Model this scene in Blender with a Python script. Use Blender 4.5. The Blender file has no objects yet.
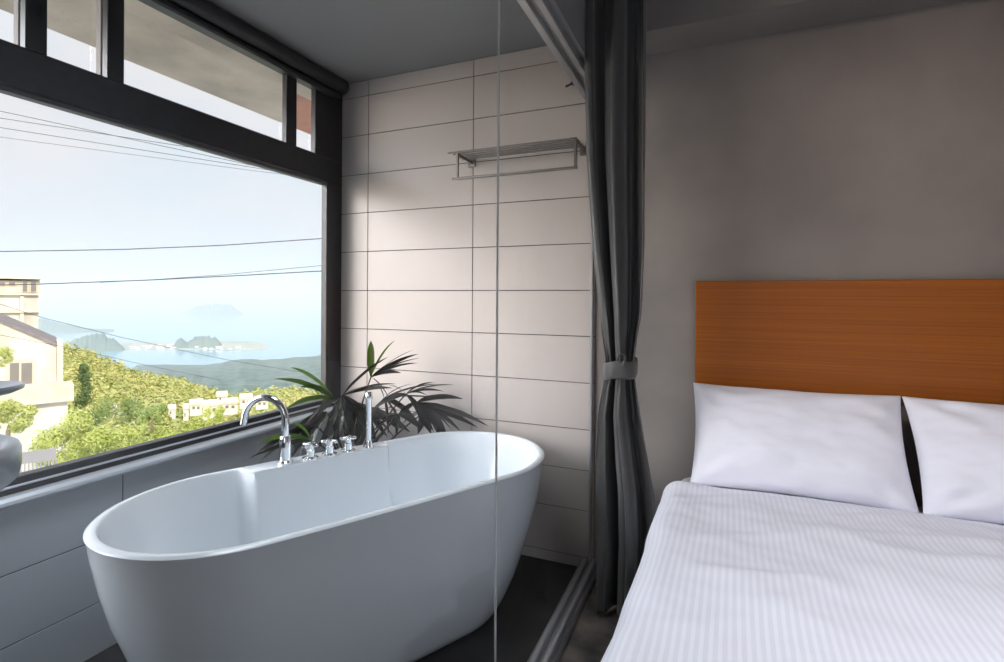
import bpy, math, random
from mathutils import Vector, Matrix, noise as mnoise
PI = math.pi
C = bpy.context.scene.collection

# ------------------------------------------------------------------ camera geometry
FOC, YAW, ROLL, CAMZ = 517.0, math.radians(22.86), math.radians(0.34), 1.25
CX, CY = 502.0, 298.7
FW = Vector((-math.sin(YAW), math.cos(YAW), 0)); RT = Vector((math.cos(YAW), math.sin(YAW), 0)); UP = Vector((0, 0, 1))
EYE = Vector((0, 0, CAMZ))

def ray(x, y):
    dx, dy = x - CX, -(y - CY)
    c, s = math.cos(ROLL), math.sin(ROLL)
    return FW + RT * ((dx * c - dy * s) / FOC) + UP * ((dx * s + dy * c) / FOC)

def at_depth(x, y, d): return EYE + ray(x, y) * d
def at_y(x, y, Y): r = ray(x, y); return EYE + r * (Y / r.y)
def on_plane(x, y, p, n): r = ray(x, y); return EYE + r * ((p - EYE).dot(n) / r.dot(n))

cd = bpy.data.cameras.new('camera'); cam = bpy.data.objects.new('camera', cd); C.objects.link(cam)
cd.sensor_width = 36; cd.lens = FOC * 36 / 1004; cd.clip_start = 0.02; cd.clip_end = 60000
cd.shift_y = -(331 - CY) / 1004
cam.location = EYE
cam.rotation_euler = (Matrix.Rotation(YAW, 4, 'Z') @ Matrix.Rotation(PI / 2, 4, 'X') @ Matrix.Rotation(ROLL, 4, 'Z')).to_euler()
bpy.context.scene.camera = cam

# ------------------------------------------------------------------ materials
def lin(r, g, b):
    f = lambda v: (v / 255 / 12.92) if v / 255 <= .04045 else ((v / 255 + .055) / 1.055) ** 2.4
    return (f(r), f(g), f(b), 1)

def mat(name, col, rough=.5, metal=0, spec=.5, var=0, vscale=6, bump=0, bscale=40, coat=0, trans=0, col2=None, stretch=None, sheen=0, detail=4):
    m = bpy.data.materials.new(name); m.use_nodes = True
    nt = m.node_tree; N = nt.nodes; L = nt.links; b = N['Principled BSDF']
    col = tuple(col) + ((1,) if len(col) == 3 else ())
    b.inputs['Base Color'].default_value = col
    b.inputs['Roughness'].default_value = rough; b.inputs['Metallic'].default_value = metal
    b.inputs['Specular IOR Level'].default_value = spec
    b.inputs['Coat Weight'].default_value = coat
    b.inputs['Sheen Weight'].default_value = sheen
    if var or col2 or bump:
        tc = N.new('ShaderNodeTexCoord'); mp = N.new('ShaderNodeMapping'); L.new(tc.outputs['Object'], mp.inputs[0])
        if stretch: mp.inputs['Scale'].default_value = stretch
    if var or col2:
        nz = N.new('ShaderNodeTexNoise'); nz.inputs['Scale'].default_value = vscale; nz.inputs['Detail'].default_value = detail
        L.new(mp.outputs[0], nz.inputs['Vector'])
        cr = N.new('ShaderNodeValToRGB'); cr.color_ramp.elements[0].position = .32; cr.color_ramp.elements[1].position = .68
        c2 = tuple(col2) + ((1,) if len(col2) == 3 else ()) if col2 else tuple(min(1, c * (1 + var)) for c in col[:3]) + (1,)
        c1 = col if col2 else tuple(c * (1 - var) for c in col[:3]) + (1,)
        cr.color_ramp.elements[0].color = c1; cr.color_ramp.elements[1].color = c2
        L.new(nz.outputs['Fac'], cr.inputs[0]); L.new(cr.outputs[0], b.inputs['Base Color'])
    if bump:
        n2 = N.new('ShaderNodeTexNoise'); n2.inputs['Scale'].default_value = bscale; n2.inputs['Detail'].default_value = 5
        L.new(mp.outputs[0], n2.inputs['Vector'])
        bp = N.new('ShaderNodeBump'); bp.inputs['Strength'].default_value = bump; bp.inputs['Distance'].default_value = .01
        L.new(n2.outputs['Fac'], bp.inputs['Height']); L.new(bp.outputs[0], b.inputs['Normal'])
    if trans:
        tr = N.new('ShaderNodeBsdfTranslucent'); mx = N.new('ShaderNodeMixShader'); mx.inputs[0].default_value = trans
        out = N['Material Output']
        src = b.inputs['Base Color'].links[0].from_socket if b.inputs['Base Color'].links else None
        if src: L.new(src, tr.inputs[0])
        else: tr.inputs[0].default_value = tuple(min(1, c * 1.4) for c in col[:3]) + (1,)
        L.new(b.outputs[0], mx.inputs[1]); L.new(tr.outputs[0], mx.inputs[2]); L.new(mx.outputs[0], out.inputs[0])
    return m

def glass_mat(name, tint=(1, 1, 1, 1), edge=.35):
    m = bpy.data.materials.new(name); m.use_nodes = True
    nt = m.node_tree; N = nt.nodes; L = nt.links; N.remove(N['Principled BSDF'])
    t = N.new('ShaderNodeBsdfTransparent'); t.inputs[0].default_value = tint
    g = N.new('ShaderNodeBsdfGlossy'); g.inputs['Roughness'].default_value = .0
    f = N.new('ShaderNodeLayerWeight'); f.inputs['Blend'].default_value = .5
    p = N.new('ShaderNodeMath'); p.operation = 'POWER'; p.inputs[1].default_value = 5; L.new(f.outputs['Facing'], p.inputs[0])
    q = N.new('ShaderNodeMath'); q.operation = 'MULTIPLY_ADD'; q.inputs[1].default_value = edge; q.inputs[2].default_value = .015; L.new(p.outputs[0], q.inputs[0])
    x = N.new('ShaderNodeMixShader'); L.new(q.outputs[0], x.inputs[0]); L.new(t.outputs[0], x.inputs[1]); L.new(g.outputs[0], x.inputs[2])
    L.new(x.outputs[0], N['Material Output'].inputs[0]); return m

def wood_mat():
    m = mat('headboard_wood', lin(176, 98, 22), rough=.45, spec=.35)
    nt = m.node_tree; N = nt.nodes; L = nt.links; b = N['Principled BSDF']
    tc = N.new('ShaderNodeTexCoord'); mp = N.new('ShaderNodeMapping'); mp.inputs['Scale'].default_value = (.7, 6, 110)
    L.new(tc.outputs['Object'], mp.inputs[0])
    n = N.new('ShaderNodeTexNoise'); n.inputs['Scale'].default_value = 1.6; n.inputs['Detail'].default_value = 5; n.inputs['Distortion'].default_value = .3
    L.new(mp.outputs[0], n.inputs['Vector'])
    cr = N.new('ShaderNodeValToRGB'); e = cr.color_ramp.elements
    e[0].position = .3; e[0].color = lin(140, 74, 8); e[1].position = .7; e[1].color = lin(163, 91, 18)
    L.new(n.outputs['Fac'], cr.inputs[0]); L.new(cr.outputs[0], b.inputs['Base Color'])
    bp = N.new('ShaderNodeBump'); bp.inputs['Strength'].default_value = .15; bp.inputs['Distance'].default_value = .004
    L.new(n.outputs['Fac'], bp.inputs['Height']); L.new(bp.outputs[0], b.inputs['Normal'])
    return m

def stripe_mat():
    m = mat('striped_cotton', (.80, .79, .84), rough=.7, spec=.25)
    nt = m.node_tree; N = nt.nodes; L = nt.links; b = N['Principled BSDF']
    uv = N.new('ShaderNodeUVMap'); sx = N.new('ShaderNodeSeparateXYZ'); L.new(uv.outputs[0], sx.inputs[0])
    mu = N.new('ShaderNodeMath'); mu.operation = 'MULTIPLY'; mu.inputs[1].default_value = 2 * PI / .0165; L.new(sx.outputs['X'], mu.inputs[0])
    si = N.new('ShaderNodeMath'); si.operation = 'SINE'; L.new(mu.outputs[0], si.inputs[0])
    mr = N.new('ShaderNodeMapRange'); mr.inputs[1].default_value = -.35; mr.inputs[2].default_value = .35; L.new(si.outputs[0], mr.inputs[0])
    mx = N.new('ShaderNodeMix'); mx.data_type = 'RGBA'; mx.inputs[6].default_value = (.755, .76, .83, 1); mx.inputs[7].default_value = (.83, .83, .89, 1)
    L.new(mr.outputs[0], mx.inputs[0]); L.new(mx.outputs[2], b.inputs['Base Color'])
    r2 = N.new('ShaderNodeMapRange'); r2.inputs[3].default_value = .42; r2.inputs[4].default_value = .8; L.new(mr.outputs[0], r2.inputs[0]); L.new(r2.outputs[0], b.inputs['Roughness'])
    bp = N.new('ShaderNodeBump'); bp.inputs['Strength'].default_value = .25; bp.inputs['Distance'].default_value = .002
    L.new(mr.outputs[0], bp.inputs['Height']); L.new(bp.outputs[0], b.inputs['Normal'])
    return m

M = {}
M['tile'] = mat('ceramic_tile', (.54, .485, .448), rough=.38, spec=.4, var=.06, vscale=1.3)
M['grout'] = mat('dark_grout', (.05, .048, .046), rough=.9)
M['wall_tile_grey'] = mat('grey_tile', (.48, .52, .56), rough=.33, spec=.45, var=.05, vscale=1.5)
M['plaster'] = mat('bare_plaster', (.185, .168, .158), rough=.75, spec=.3, col2=(.27, .242, .222), vscale=1.8, bump=.15, bscale=9, detail=8)
M['ceil'] = mat('grey_ceiling', (.27, .265, .262), rough=.8, var=.08, vscale=1.5)
M['slate'] = mat('dark_slate', (.015, .015, .016), rough=.5, var=.3, vscale=5, bump=.2, bscale=20)
M['concrete_floor'] = mat('worn_concrete', (.045, .042, .04), rough=.55, col2=(.20, .17, .14), vscale=9, bump=.2, bscale=25, detail=8)
M['black'] = mat('black_metal', (.016, .017, .02), rough=.38, spec=.5, var=.25, vscale=30)
M['darkgrey'] = mat('dark_grey_metal', (.06, .06, .064), rough=.45, metal=.3)
M['alu'] = mat('aluminium', (.55, .56, .58), rough=.32, metal=.85, var=.04, vscale=20)
M['sill'] = mat('sill_aluminium', (.74, .79, .86), rough=.3, metal=.1)
M['chrome'] = mat('chrome', (.80, .82, .84), rough=.07, metal=1)
M['steel'] = mat('brushed_steel', (.27, .245, .225), rough=.36, metal=.85)
M['acrylic'] = mat('white_acrylic', (.76, .80, .835), rough=.2, spec=.5, coat=.5)
M['basin_grey'] = mat('grey_glaze', (.26, .28, .31), rough=.3, coat=.4)
M['glass'] = glass_mat('clear_glass', (.985, .992, .992, 1), .3)
M['wglass'] = glass_mat('window_glass', (.985, .99, .995, 1), .3)
M['edge'] = mat('glass_edge', (.52, .53, .53), rough=.25)
M['satin'] = mat('charcoal_satin', (.075, .073, .071), rough=.38, spec=.5, sheen=.25, bump=.1, bscale=14)
M['tie'] = mat('charcoal_tie', (.085, .082, .08), rough=.5, spec=.4, sheen=.2)
M['cotton'] = mat('white_cotton', (.81, .81, .88), rough=.75, spec=.2, bump=.12, bscale=5, sheen=.1)
M['sheet'] = mat('cotton_sheet', (.80, .78, .79), rough=.8, spec=.2)
M['stripe'] = stripe_mat()
M['wood'] = wood_mat()
M['bedbase'] = mat('bed_base_wood', (.07, .045, .03), rough=.5, var=.2, vscale=8)
M['leaf'] = mat('palm_leaf', (.060, .12, .018), rough=.35, spec=.5, trans=.5, col2=(.09, .16, .02), vscale=9)
M['leafdark'] = mat('palm_leaf_brown', (.050, .044, .036), rough=.4, spec=.45, trans=.1, col2=(.030, .034, .026), vscale=14)  # darker brown, less translucent leaflets
M['stem'] = mat('palm_stem', (.05, .045, .025), rough=.6)
M['pot'] = mat('clay_pot', (.06, .055, .055), rough=.6, var=.2)
M['soil'] = mat('soil', (.03, .022, .016), rough=.9, bump=.5, bscale=60)
# outdoors
M['soffit'] = mat('soffit_concrete', (.52, .43, .335), rough=.85, var=.3, vscale=2.2, bump=.3, bscale=30, detail=9)
M['brick'] = mat('terracotta_wall', (.50, .24, .16), rough=.8, var=.15, vscale=5)
M['cream'] = mat('cream_render', (.66, .56, .43), rough=.9, var=.2, vscale=.7, detail=7)
M['oldconc'] = mat('weathered_concrete', (.62, .56, .48), rough=.9, var=.3, vscale=.6, detail=8, stretch=(1, 1, .35))
M['roofdark'] = mat('dark_roof', (.20, .17, .17), rough=.8, var=.2, vscale=2)
M['winframe'] = mat('window_frame_paint', (.55, .47, .36), rough=.6)
M['darkpane'] = mat('dark_window_pane', (.20, .18, .165), rough=.1, spec=.7)
M['railing'] = mat('grey_railing', (.27, .255, .255), rough=.6)
M['tree1'] = mat('tree_leaf_lime', (.42, .47, .10), rough=.6, trans=.35, col2=(.58, .60, .22), vscale=.7)
M['tree2'] = mat('tree_leaf_green', (.24, .32, .09), rough=.6, trans=.3, col2=(.36, .43, .14), vscale=.7)
M['tree3'] = mat('tree_leaf_dark', (.09, .15, .05), rough=.6, trans=.15, col2=(.15, .22, .07), vscale=.7)
M['trunk'] = mat('tree_bark', (.2, .16, .11), rough=.9)
M['forest'] = mat('forest_canopy', (.30, .34, .09), rough=.8, trans=.25, col2=(.55, .50, .20), vscale=.06, detail=10)
M['hillside'] = mat('hillside_scrub', (.36, .38, .14), rough=.9, col2=(.55, .50, .28), vscale=.06, detail=10)
M['farhill'] = mat('far_forest', (.05, .09, .08), rough=.9, col2=(.13, .17, .14), vscale=.03, detail=12)
M['island'] = mat('island_forest', (.07, .11, .08), rough=.9, col2=(.13, .17, .12), vscale=.006, detail=10)
M['shore'] = mat('pale_shore', (.42, .40, .34), rough=.9, col2=(.25, .27, .2), vscale=.01, detail=10)
M['sea'] = mat('sea_water', (.16, .32, .40), rough=.15, spec=.5)
M['housewall'] = mat('pale_house_wall', (.72, .66, .56), rough=.9)
M['houseroof'] = mat('pale_house_roof', (.60, .52, .45), rough=.9)
M['townwhite'] = mat('town_white', (.85, .78, .72), rough=.9)
M['wire'] = mat('cable_black', (.05, .05, .055), rough=.7)

# ------------------------------------------------------------------ mesh helper
class MB:
    def __init__(s): s.v = []; s.f = []; s.mi = []; s.uv = None
    def add(s, vs, fs, mi=0):
        o = len(s.v); s.v += [tuple(p) for p in vs]; s.f += [tuple(i + o for i in f) for f in fs]; s.mi += [mi] * len(fs); return s
    def box(s, x0, x1, y0, y1, z0, z1, mi=0, b=0):
        if b <= 0:
            vs = [(x, y, z) for z in (z0, z1) for y in (y0, y1) for x in (x0, x1)]
            return s.add(vs, [(0, 2, 3, 1), (4, 5, 7, 6), (0, 1, 5, 4), (2, 6, 7, 3), (0, 4, 6, 2), (1, 3, 7, 5)], mi)
        b = min(b, abs(x1 - x0) * .49, abs(y1 - y0) * .49, abs(z1 - z0) * .49)
        vs = []; idx = {}
        for i, (X, sx) in enumerate(((x0, 1), (x1, -1))):
            for j, (Y, sy) in enumerate(((y0, 1), (y1, -1))):
                for k, (Z, sz) in enumerate(((z0, 1), (z1, -1))):
                    for a in range(3):
                        p = [X + sx * b, Y + sy * b, Z + sz * b]; p[a] = (X, Y, Z)[a]
                        idx[i, j, k, a] = len(vs); vs.append(tuple(p))
        g = lambda i, j, k, a: idx[i, j, k, a]
        fs = []
        for i in (0, 1):
            fs.append([g(i, 0, 0, 0), g(i, 1, 0, 0), g(i, 1, 1, 0), g(i, 0, 1, 0)])
            fs.append([g(0, i, 0, 1), g(1, i, 0, 1), g(1, i, 1, 1), g(0, i, 1, 1)])
            fs.append([g(0, 0, i, 2), g(1, 0, i, 2), g(1, 1, i, 2), g(0, 1, i, 2)])
        for i in (0, 1):
            for j in (0, 1):
                fs.append([g(i, j, 0, 0), g(i, j, 1, 0), g(i, j, 1, 1), g(i, j, 0, 1)])
                fs.append([g(i, 0, j, 0), g(i, 1, j, 0), g(i, 1, j, 2), g(i, 0, j, 2)])
                fs.append([g(0, i, j, 1), g(1, i, j, 1), g(1, i, j, 2), g(0, i, j, 2)])
                for k in (0, 1): fs.append([g(i, j, k, 0), g(i, j, k, 1), g(i, j, k, 2)])
        ce = Vector(((x0 + x1) / 2, (y0 + y1) / 2, (z0 + z1) / 2)); out = []
        for f in fs:
            P = [Vector(vs[q]) for q in f]; n = (P[1] - P[0]).cross(P[2] - P[0])
            out.append(tuple(f) if n.dot(sum(P, Vector()) / len(P) - ce) > 0 else tuple(reversed(f)))
        return s.add(vs, out, mi)
    def tube(s, path, rad, n=10, mi=0, cap=True):
        P = [Vector(p) for p in path]; R = rad if isinstance(rad, (list, tuple)) else [rad] * len(P)
        t0 = (P[1] - P[0]).normalized(); up = Vector((0, 0, 1)) if abs(t0.z) < .9 else Vector((1, 0, 0))
        u = t0.cross(up).normalized(); vs = []
        for i, p in enumerate(P):
            t = (P[min(i + 1, len(P) - 1)] - P[max(i - 1, 0)]).normalized()
            u = (u - t * u.dot(t)).normalized(); w = t.cross(u)
            for k in range(n):
                a = 2 * PI * k / n; vs.append(p + (u * math.cos(a) + w * math.sin(a)) * R[i])
        fs = [(i * n + k, i * n + (k + 1) % n, (i + 1) * n + (k + 1) % n, (i + 1) * n + k) for i in range(len(P) - 1) for k in range(n)]
        if cap: fs += [tuple(reversed(range(n))), tuple(range((len(P) - 1) * n, len(P) * n))]
        return s.add(vs, fs, mi)
    def lathe(s, prof, c=(0, 0, 0), n=32, mi=0, sx=1, sy=1):
        vs = [(c[0] + r * sx * math.cos(2 * PI * k / n), c[1] + r * sy * math.sin(2 * PI * k / n), c[2] + z) for r, z in prof for k in range(n)]
        fs = [(i * n + k, i * n + (k + 1) % n, (i + 1) * n + (k + 1) % n, (i + 1) * n + k) for i in range(len(prof) - 1) for k in range(n)]
        if prof[0][0] > 1e-6: fs.append(tuple(reversed(range(n))))
        if prof[-1][0] > 1e-6: fs.append(tuple(range((len(prof) - 1) * n, len(prof) * n)))
        return s.add(vs, fs, mi)
    def grid(s, rows, mi=0, close=False):
        n = len(rows[0]); vs = [p for r in rows for p in r]; m = len(rows)
        fs = [(i * n + k, i * n + (k + 1) % n, (i + 1) * n + (k + 1) % n, (i + 1) * n + k) for i in range(m - 1) for k in range(n if close else n - 1)]
        return s.add(vs, fs, mi)
    def build(s, name, mats, parent=None, smooth=False, loc=None, angle=None):
        me = bpy.data.meshes.new(name); me.from_pydata(s.v, [], s.f)
        for m in (mats if isinstance(mats, (list, tuple)) else [mats]): me.materials.append(m)
        me.polygons.foreach_set('material_index', s.mi)
        if smooth: me.polygons.foreach_set('use_smooth', [True] * len(me.polygons))
        if s.uv:
            l = me.uv_layers.new(name='UVMap')
            for lp in me.loops: l.data[lp.index].uv = s.uv[lp.vertex_index]
        me.update()
        if angle: me.set_sharp_from_angle(angle=math.radians(angle))
        o = bpy.data.objects.new(name, me); C.objects.link(o)
        if parent: o.parent = parent; o.location = -root_loc(parent) if loc is None else loc
        elif loc: o.location = loc
        return o

def poly_prism(pts, back):
    m = MB(); n = len(pts); m.add(list(pts) + [p + back for p in pts], [tuple(range(n)), tuple(reversed(range(n, 2 * n)))] + [((k + 1) % n, k, k + n, (k + 1) % n + n) for k in range(n)]); return m

def root_loc(o):
    p = Vector(o.location)
    while o.parent: o = o.parent; p += Vector(o.location)
    return p

def tag(o, label=None, cat=None, group=None, kind=None):
    if label: o['label'] = label
    if cat: o['category'] = cat
    if group: o['group'] = group
    if kind: o['kind'] = kind
    return o

def empty(name, loc=(0, 0, 0), label=None, cat=None, group=None, kind=None):
    o = bpy.data.objects.new(name, None); C.objects.link(o); o.location = loc; o.empty_display_size = .1
    return tag(o, label, cat, group, kind)

def copy_tree(o, parent=None):
    c = o.copy(); C.objects.link(c)
    if parent: c.parent = parent
    for ch in list(o.children): copy_tree(ch, c)
    return c

def struct(o, label=None, cat=None): return tag(o, label, cat, kind='structure')
def fix_normals(o):
    import bmesh
    bm = bmesh.new(); bm.from_mesh(o.data); bmesh.ops.recalc_face_normals(bm, faces=bm.faces); bm.to_mesh(o.data); bm.free()
def mod_sub(o, n=2):
    m = o.modifiers.new('sub', 'SUBSURF'); m.levels = n; m.render_levels = n
def mod_bevel(o, w=.003, n=2):
    m = o.modifiers.new('bev', 'BEVEL'); m.width = w; m.segments = n; m.limit_method = 'ANGLE'
def interp(tab, x):
    if x <= tab[0][0]: return tab[0][1]
    for (a, p), (b, q) in zip(tab, tab[1:]):
        if x <= b: return p + (q - p) * (x - a) / (b - a)
    return tab[-1][1]
def sstep(a, b, x): t = max(0, min(1, (x - a) / (b - a))); return t * t * (3 - 2 * t)
def fbm(p, o=4): return mnoise.fractal(Vector(p), 1.0, 2.0, o)

# ------------------------------------------------------------------ room shell
XW, YB, ZC = -1.994, 2.364, 2.466
XP = -.545                      # plane of the glass partition
XR, YF = 2.4, -2.6

def tile_wall(axis, plane, us, zs, thick, backsign, gap=.0038):
    m = MB()
    for u0, u1 in zip(us, us[1:]):
        for z0, z1 in zip(zs, zs[1:]):
            a, b, c, d = u0 + gap / 2, u1 - gap / 2, z0 + gap / 2, z1 - gap / 2
            p0, p1 = sorted((plane, plane + backsign * .009))
            if axis == 'y': m.box(a, b, p0, p1, c, d, 0, .0009)
            else: m.box(p0, p1, a, b, c, d, 0, .0009)
    p0, p1 = sorted((plane + backsign * .0035, plane + backsign * thick))
    if axis == 'y': m.box(us[0], us[-1], p0, p1, zs[0], zs[-1], 1)
    else: m.box(p0, p1, us[0], us[-1], zs[0], zs[-1], 1)
    return m

zs = [0, .05, .266, .453, .643, .86, 1.077, 1.291, 1.509, 1.726, 1.943, 2.162, 2.38, ZC]
struct(tile_wall('y', YB, [XW - .002, -1.811, -1.16, -.53], zs, .14, 1).build('wall_back', [M['tile'], M['grout']]), 'beige tiled back wall with dark grout behind the bathtub', 'wall')
struct(MB().box(-.53, XR, YB, YB + .14, 0, ZC).build('wall_headboard', M['plaster']), 'bare grey-brown plaster wall behind the bed', 'wall')
struct(tile_wall('x', XW, [-2.6, -2.05, -1.4, -.75, -.1, .547, 1.197, 1.847, YB], [0, .18, .4, .622], .16, -1).build('wall_left', [M['wall_tile_grey'], M['grout']]), 'grey tiled low wall under the window', 'wall')
struct(MB().box(XW - .16, XW, YF, -.34, .622, ZC).build('wall_left_pier', M['tile']), 'solid end of the window wall', 'wall')
struct(MB().box(XR, XR + .14, YF, YB + .14, 0, ZC).build('wall_right', M['plaster']), 'plain plaster wall on the far side of the bed', 'wall')
fw = MB()                        # front wall behind the camera, with a wide opening added for daylight
fw.box(XW - .16, -.1, YF - .14, YF, 0, ZC); fw.box(-.1, 2.2, YF - .14, YF, 0, .55); fw.box(-.1, 2.2, YF - .14, YF, 2.32, ZC); fw.box(2.2, XR + .14, YF - .14, YF, 0, ZC)
struct(fw.build('wall_front', M['plaster']), 'plaster wall with a wide opening added for daylight opposite the headboard', 'wall')
struct(MB().box(XW - .16, XP - .0, YF - .14, YB + .14, -.12, 0).build('floor_bath', M['slate']), 'dark slate floor under the bathtub', 'floor')
struct(MB().box(XP - .0, XR + .14, YF - .14, YB + .14, -.12, 0).build('floor', M['concrete_floor']), 'worn mottled concrete floor beside the bed', 'floor')
struct(MB().box(XW - .16, XR + .14, YF - .14, YB + .14, ZC, ZC + .15).build('ceiling', M['ceil']), 'plain grey ceiling', 'ceiling')
struct(MB().box(-.51, XR, 2.15, YB, 2.334, ZC).build('beam', M['plaster']), 'dropped concrete beam along the top of the plaster wall', 'beam')
struct(MB().box(-.60, -.49, YF, YB, 2.20, ZC).build('lintel', M['ceil']), 'grey bulkhead over the glass partition', 'lintel')
# unseen front window, added behind the camera to let in fill daylight
w2 = struct(empty('added_window', (1.05, YF, .55)), 'added unseen window letting in fill daylight opposite the headboard', 'window')
m = MB()
for x in (-.1, .65, 1.4, 2.15): m.box(x, x + .05, YF - .09, YF - .04, .55, 2.32)
m.box(-.1, 2.2, YF - .09, YF - .04, .55, .6); m.box(-.1, 2.2, YF - .09, YF - .04, 2.27, 2.32)
m.build('window_frame', M['black'], w2)

# ------------------------------------------------------------------ window_1
w1 = struct(empty('window_1', (XW, 1.0, .622)), 'black framed picture window with transom lights over the tub', 'window')
WY0 = -.34
m = MB()                          # sill: silver bullnose, black groove, silver strip
m.box(XW - .10, XW + .034, WY0, YB, .612, .640, 0, .009)
m.box(XW - .10, XW - .010, WY0, YB, .639, .656, 1)
m.box(XW - .10, XW - .013, WY0, YB, .655, .663, 0, .002)
m.build('sill_trim', [M['sill'], M['black']], w1)
m = MB()
m.box(XW - .06, XW - .018, WY0, YB, .662, .686, 0, .003)                    # bottom bar
m.box(XW - .04, XW, 2.245, YB + .06, .676, 2.44, 0, .003)                         # right stile
m.box(XW - .035, XW, 2.155, 2.25, 2.02, 2.40, 0, .003)
m.box(XW - .11, XW, WY0, WY0 + .1, .676, 2.40, 0, .003)
m.box(XW - .035, XW, WY0, YB, 2.365, ZC - .002, 0, .003)
m.build('window_frame', M['black'], w1)
m = MB(); m.box(XW - .044, XW - .018, 2.252, 2.30, .684, 1.885, 0, .004); m.box(XW - .05, XW - .004, WY0 + .1, 2.30, 1.872, 1.892, 0, .006)
m.build('glazing_bead', M['darkgrey'], w1)
MB().box(XW - .06, XW + .004, WY0, YB, 1.885, 2.022, 0, .006).build('transom_rail', M['black'], w1)
for y0, y1 in ((.905, .962), (1.139, 1.195), (1.957, 2.025), (.30, .36)):
    MB().box(XW - .035, XW - .002, y0, y1, 2.02, 2.37, 0, .003).build('mullion', M['black'], w1)
for y0, y1 in ((.91, .945), (1.146, 1.178)):
    MB().box(XW - .085, XW - .053, y0, y1, 2.02, 2.37, 0, .003).build('mullion_cover', M['railing'], w1)
MB().box(XW - .052, XW - .044, WY0 + .1, 2.28, .67, 1.89).build('pane', M['wglass'], w1)
for y0, y1 in ((.36, .86), (.962, 1.11), (1.195, 1.957), (2.025, 2.155)):
    MB().box(XW - .052, XW - .044, y0, y1, 2.02, 2.37).build('pane', M['wglass'], w1)
# rolled blind at the head of the window
bl = empty('roller_blind', (XW + .05, 1.0, 2.36), 'black rolled-up blind fixed along the head of the picture window', 'blind')
m = MB(); m.tube([(XW + .045, WY0, 2.425), (XW + .045, 2.30, 2.425)], .038, 20)
m.build('blind_roll', M['black'], bl, True, angle=40)
m = MB(); m.tube([(XW + .045, 2.30, 2.425), (XW + .045, 2.318, 2.425), (XW + .045, 2.326, 2.425)], [.041, .041, .034], 20); m.build('end_cap', M['darkgrey'], bl, True, angle=40)
MB().box(XW - .0, XW + .04, WY0, 2.31, 2.355, 2.388, 0, .008).build('bottom_bar', M['black'], bl)

# ------------------------------------------------------------------ glass partition
gp = empty('glass_partition', (XP, 1.0, 0), 'frameless clear glass screen in metal tracks between the tub and the bed', 'glass screen')
MB().box(XP - .0025, XP + .0025, 1.2615, YB - .004, .052, 2.19).build('pane', M['glass'], gp)
MB().box(XP - .0025, XP + .0025, -.9, 1.2595, .052, 2.19).build('pane', M['glass'], gp)
MB().box(XP - .0028, XP + .0028, 1.2595, 1.2615, .052, 2.19).build('joint_seal', M['edge'], gp)
m = MB()
m.box(XP - .048, XP + .040, -.9, YB - .002, 0, .03, 0, .004)
m.box(XP - .034, XP - .010, -.9, YB - .002, .03, .052, 0, .004); m.box(XP + .010, XP + .030, -.9, YB - .002, .03, .058, 0, .004)
m.build('bottom_track', M['alu'], gp)
m = MB(); m.box(XP - .036, XP + .036, -.9, YB - .002, 2.185, 2.20, 0, .002); m.box(XP - .036, XP - .008, -.9, YB - .002, 2.165, 2.188, 0, .003); m.box(XP + .010, XP + .036, -.9, YB - .002, 2.172, 2.188, 0, .003)
m.build('top_track', M['alu'], gp)
MB().box(XP - .003, XP + .008, YB - .02, YB - .001, .055, 2.17, 0, .002).build('wall_channel', M['alu'], gp)

# ------------------------------------------------------------------ bathtub
TC = Vector((-1.2082, 1.5547, 0)); TA = Vector((.4706, .8823, 0)); TU = Vector((.8823, -.4706, 0))   # long axis, short axis (towards the room)
def tub_pt(u, v, z): return TC + TU * u + TA * v + Vector((0, 0, z))
HL, HW, TZ = .798, .356, .605
NS = 240
def outline(hl, hw, n=NS):
    """rounded-end outline, evenly stepped: long straight sides eased into half-round ends"""
    st = max(0, hl - hw * 1.04); per = 4 * st + 2 * PI * hw; out = []
    for k in range(n):
        d = per * (k + .5) / n
        if d < st: u, v = hw, d
        elif d < st + PI * hw: a = (d - st) / hw; u, v = hw * math.cos(a), st + hw * 1.04 * math.sin(a)
        elif d < 3 * st + PI * hw: u, v = -hw, st - (d - st - PI * hw)
        elif d < 3 * st + 2 * PI * hw: a = PI + (d - 3 * st - PI * hw) / hw; u, v = hw * math.cos(a), -st + hw * 1.04 * math.sin(a)
        else: u, v = hw, -st + (d - 3 * st - 2 * PI * hw)
        out.append((u * (1.01 - .06 * (v / hl) ** 2), v))
    return out
def outer_ring(z):
    t = z / TZ
    k = interp([(0, .0), (.02, .10), (.06, .19), (.15, .34), (.3, .53), (.55, .76), (.8, .92), (1, 1)], t)
    return [tub_pt(u, v, z) for u, v in outline(.555 + (HL - .555) * k, .232 + (HW - .232) * k)]
def inner_ring(z, inset, deck=1.0):
    t = (TZ - z) / TZ
    out = []
    o = outline(HL - inset - .006 - .20 * t ** 1.4, HW - inset - .10 * t ** 1.6)
    for u, v in o:
        if u < 0:
            w = sstep(-.350, -.302, v) * (1 - sstep(.236, .26, v)) * deck
            lim = -.258 + .085 * t ** 1.3
            if u < lim: u = u + (lim - u) * w
        out.append(tub_pt(u, v, z))
    return out
rows = [outer_ring(z) for z in (0, .012, .035, .08, .15, .25, .35, .45, .54, .585)]
rows.append([tub_pt(u, v, .598) for u, v in outline(HL + .001, HW + .001)])
rows.append([tub_pt(u, v, .6035) for u, v in outline(HL - .005, HW - .005)])
rows.append([tub_pt(u, v, TZ) for u, v in outline(HL - .012, HW - .010)])
def rim_in(z, e): return inner_ring(z, .022 + e)
rows += [rim_in(TZ, -.004), rim_in(.602, .0), rim_in(.592, .003)]
rows += [inner_ring(z, .026) for z in (.56, .47, .37, .29, .22)]
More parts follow.
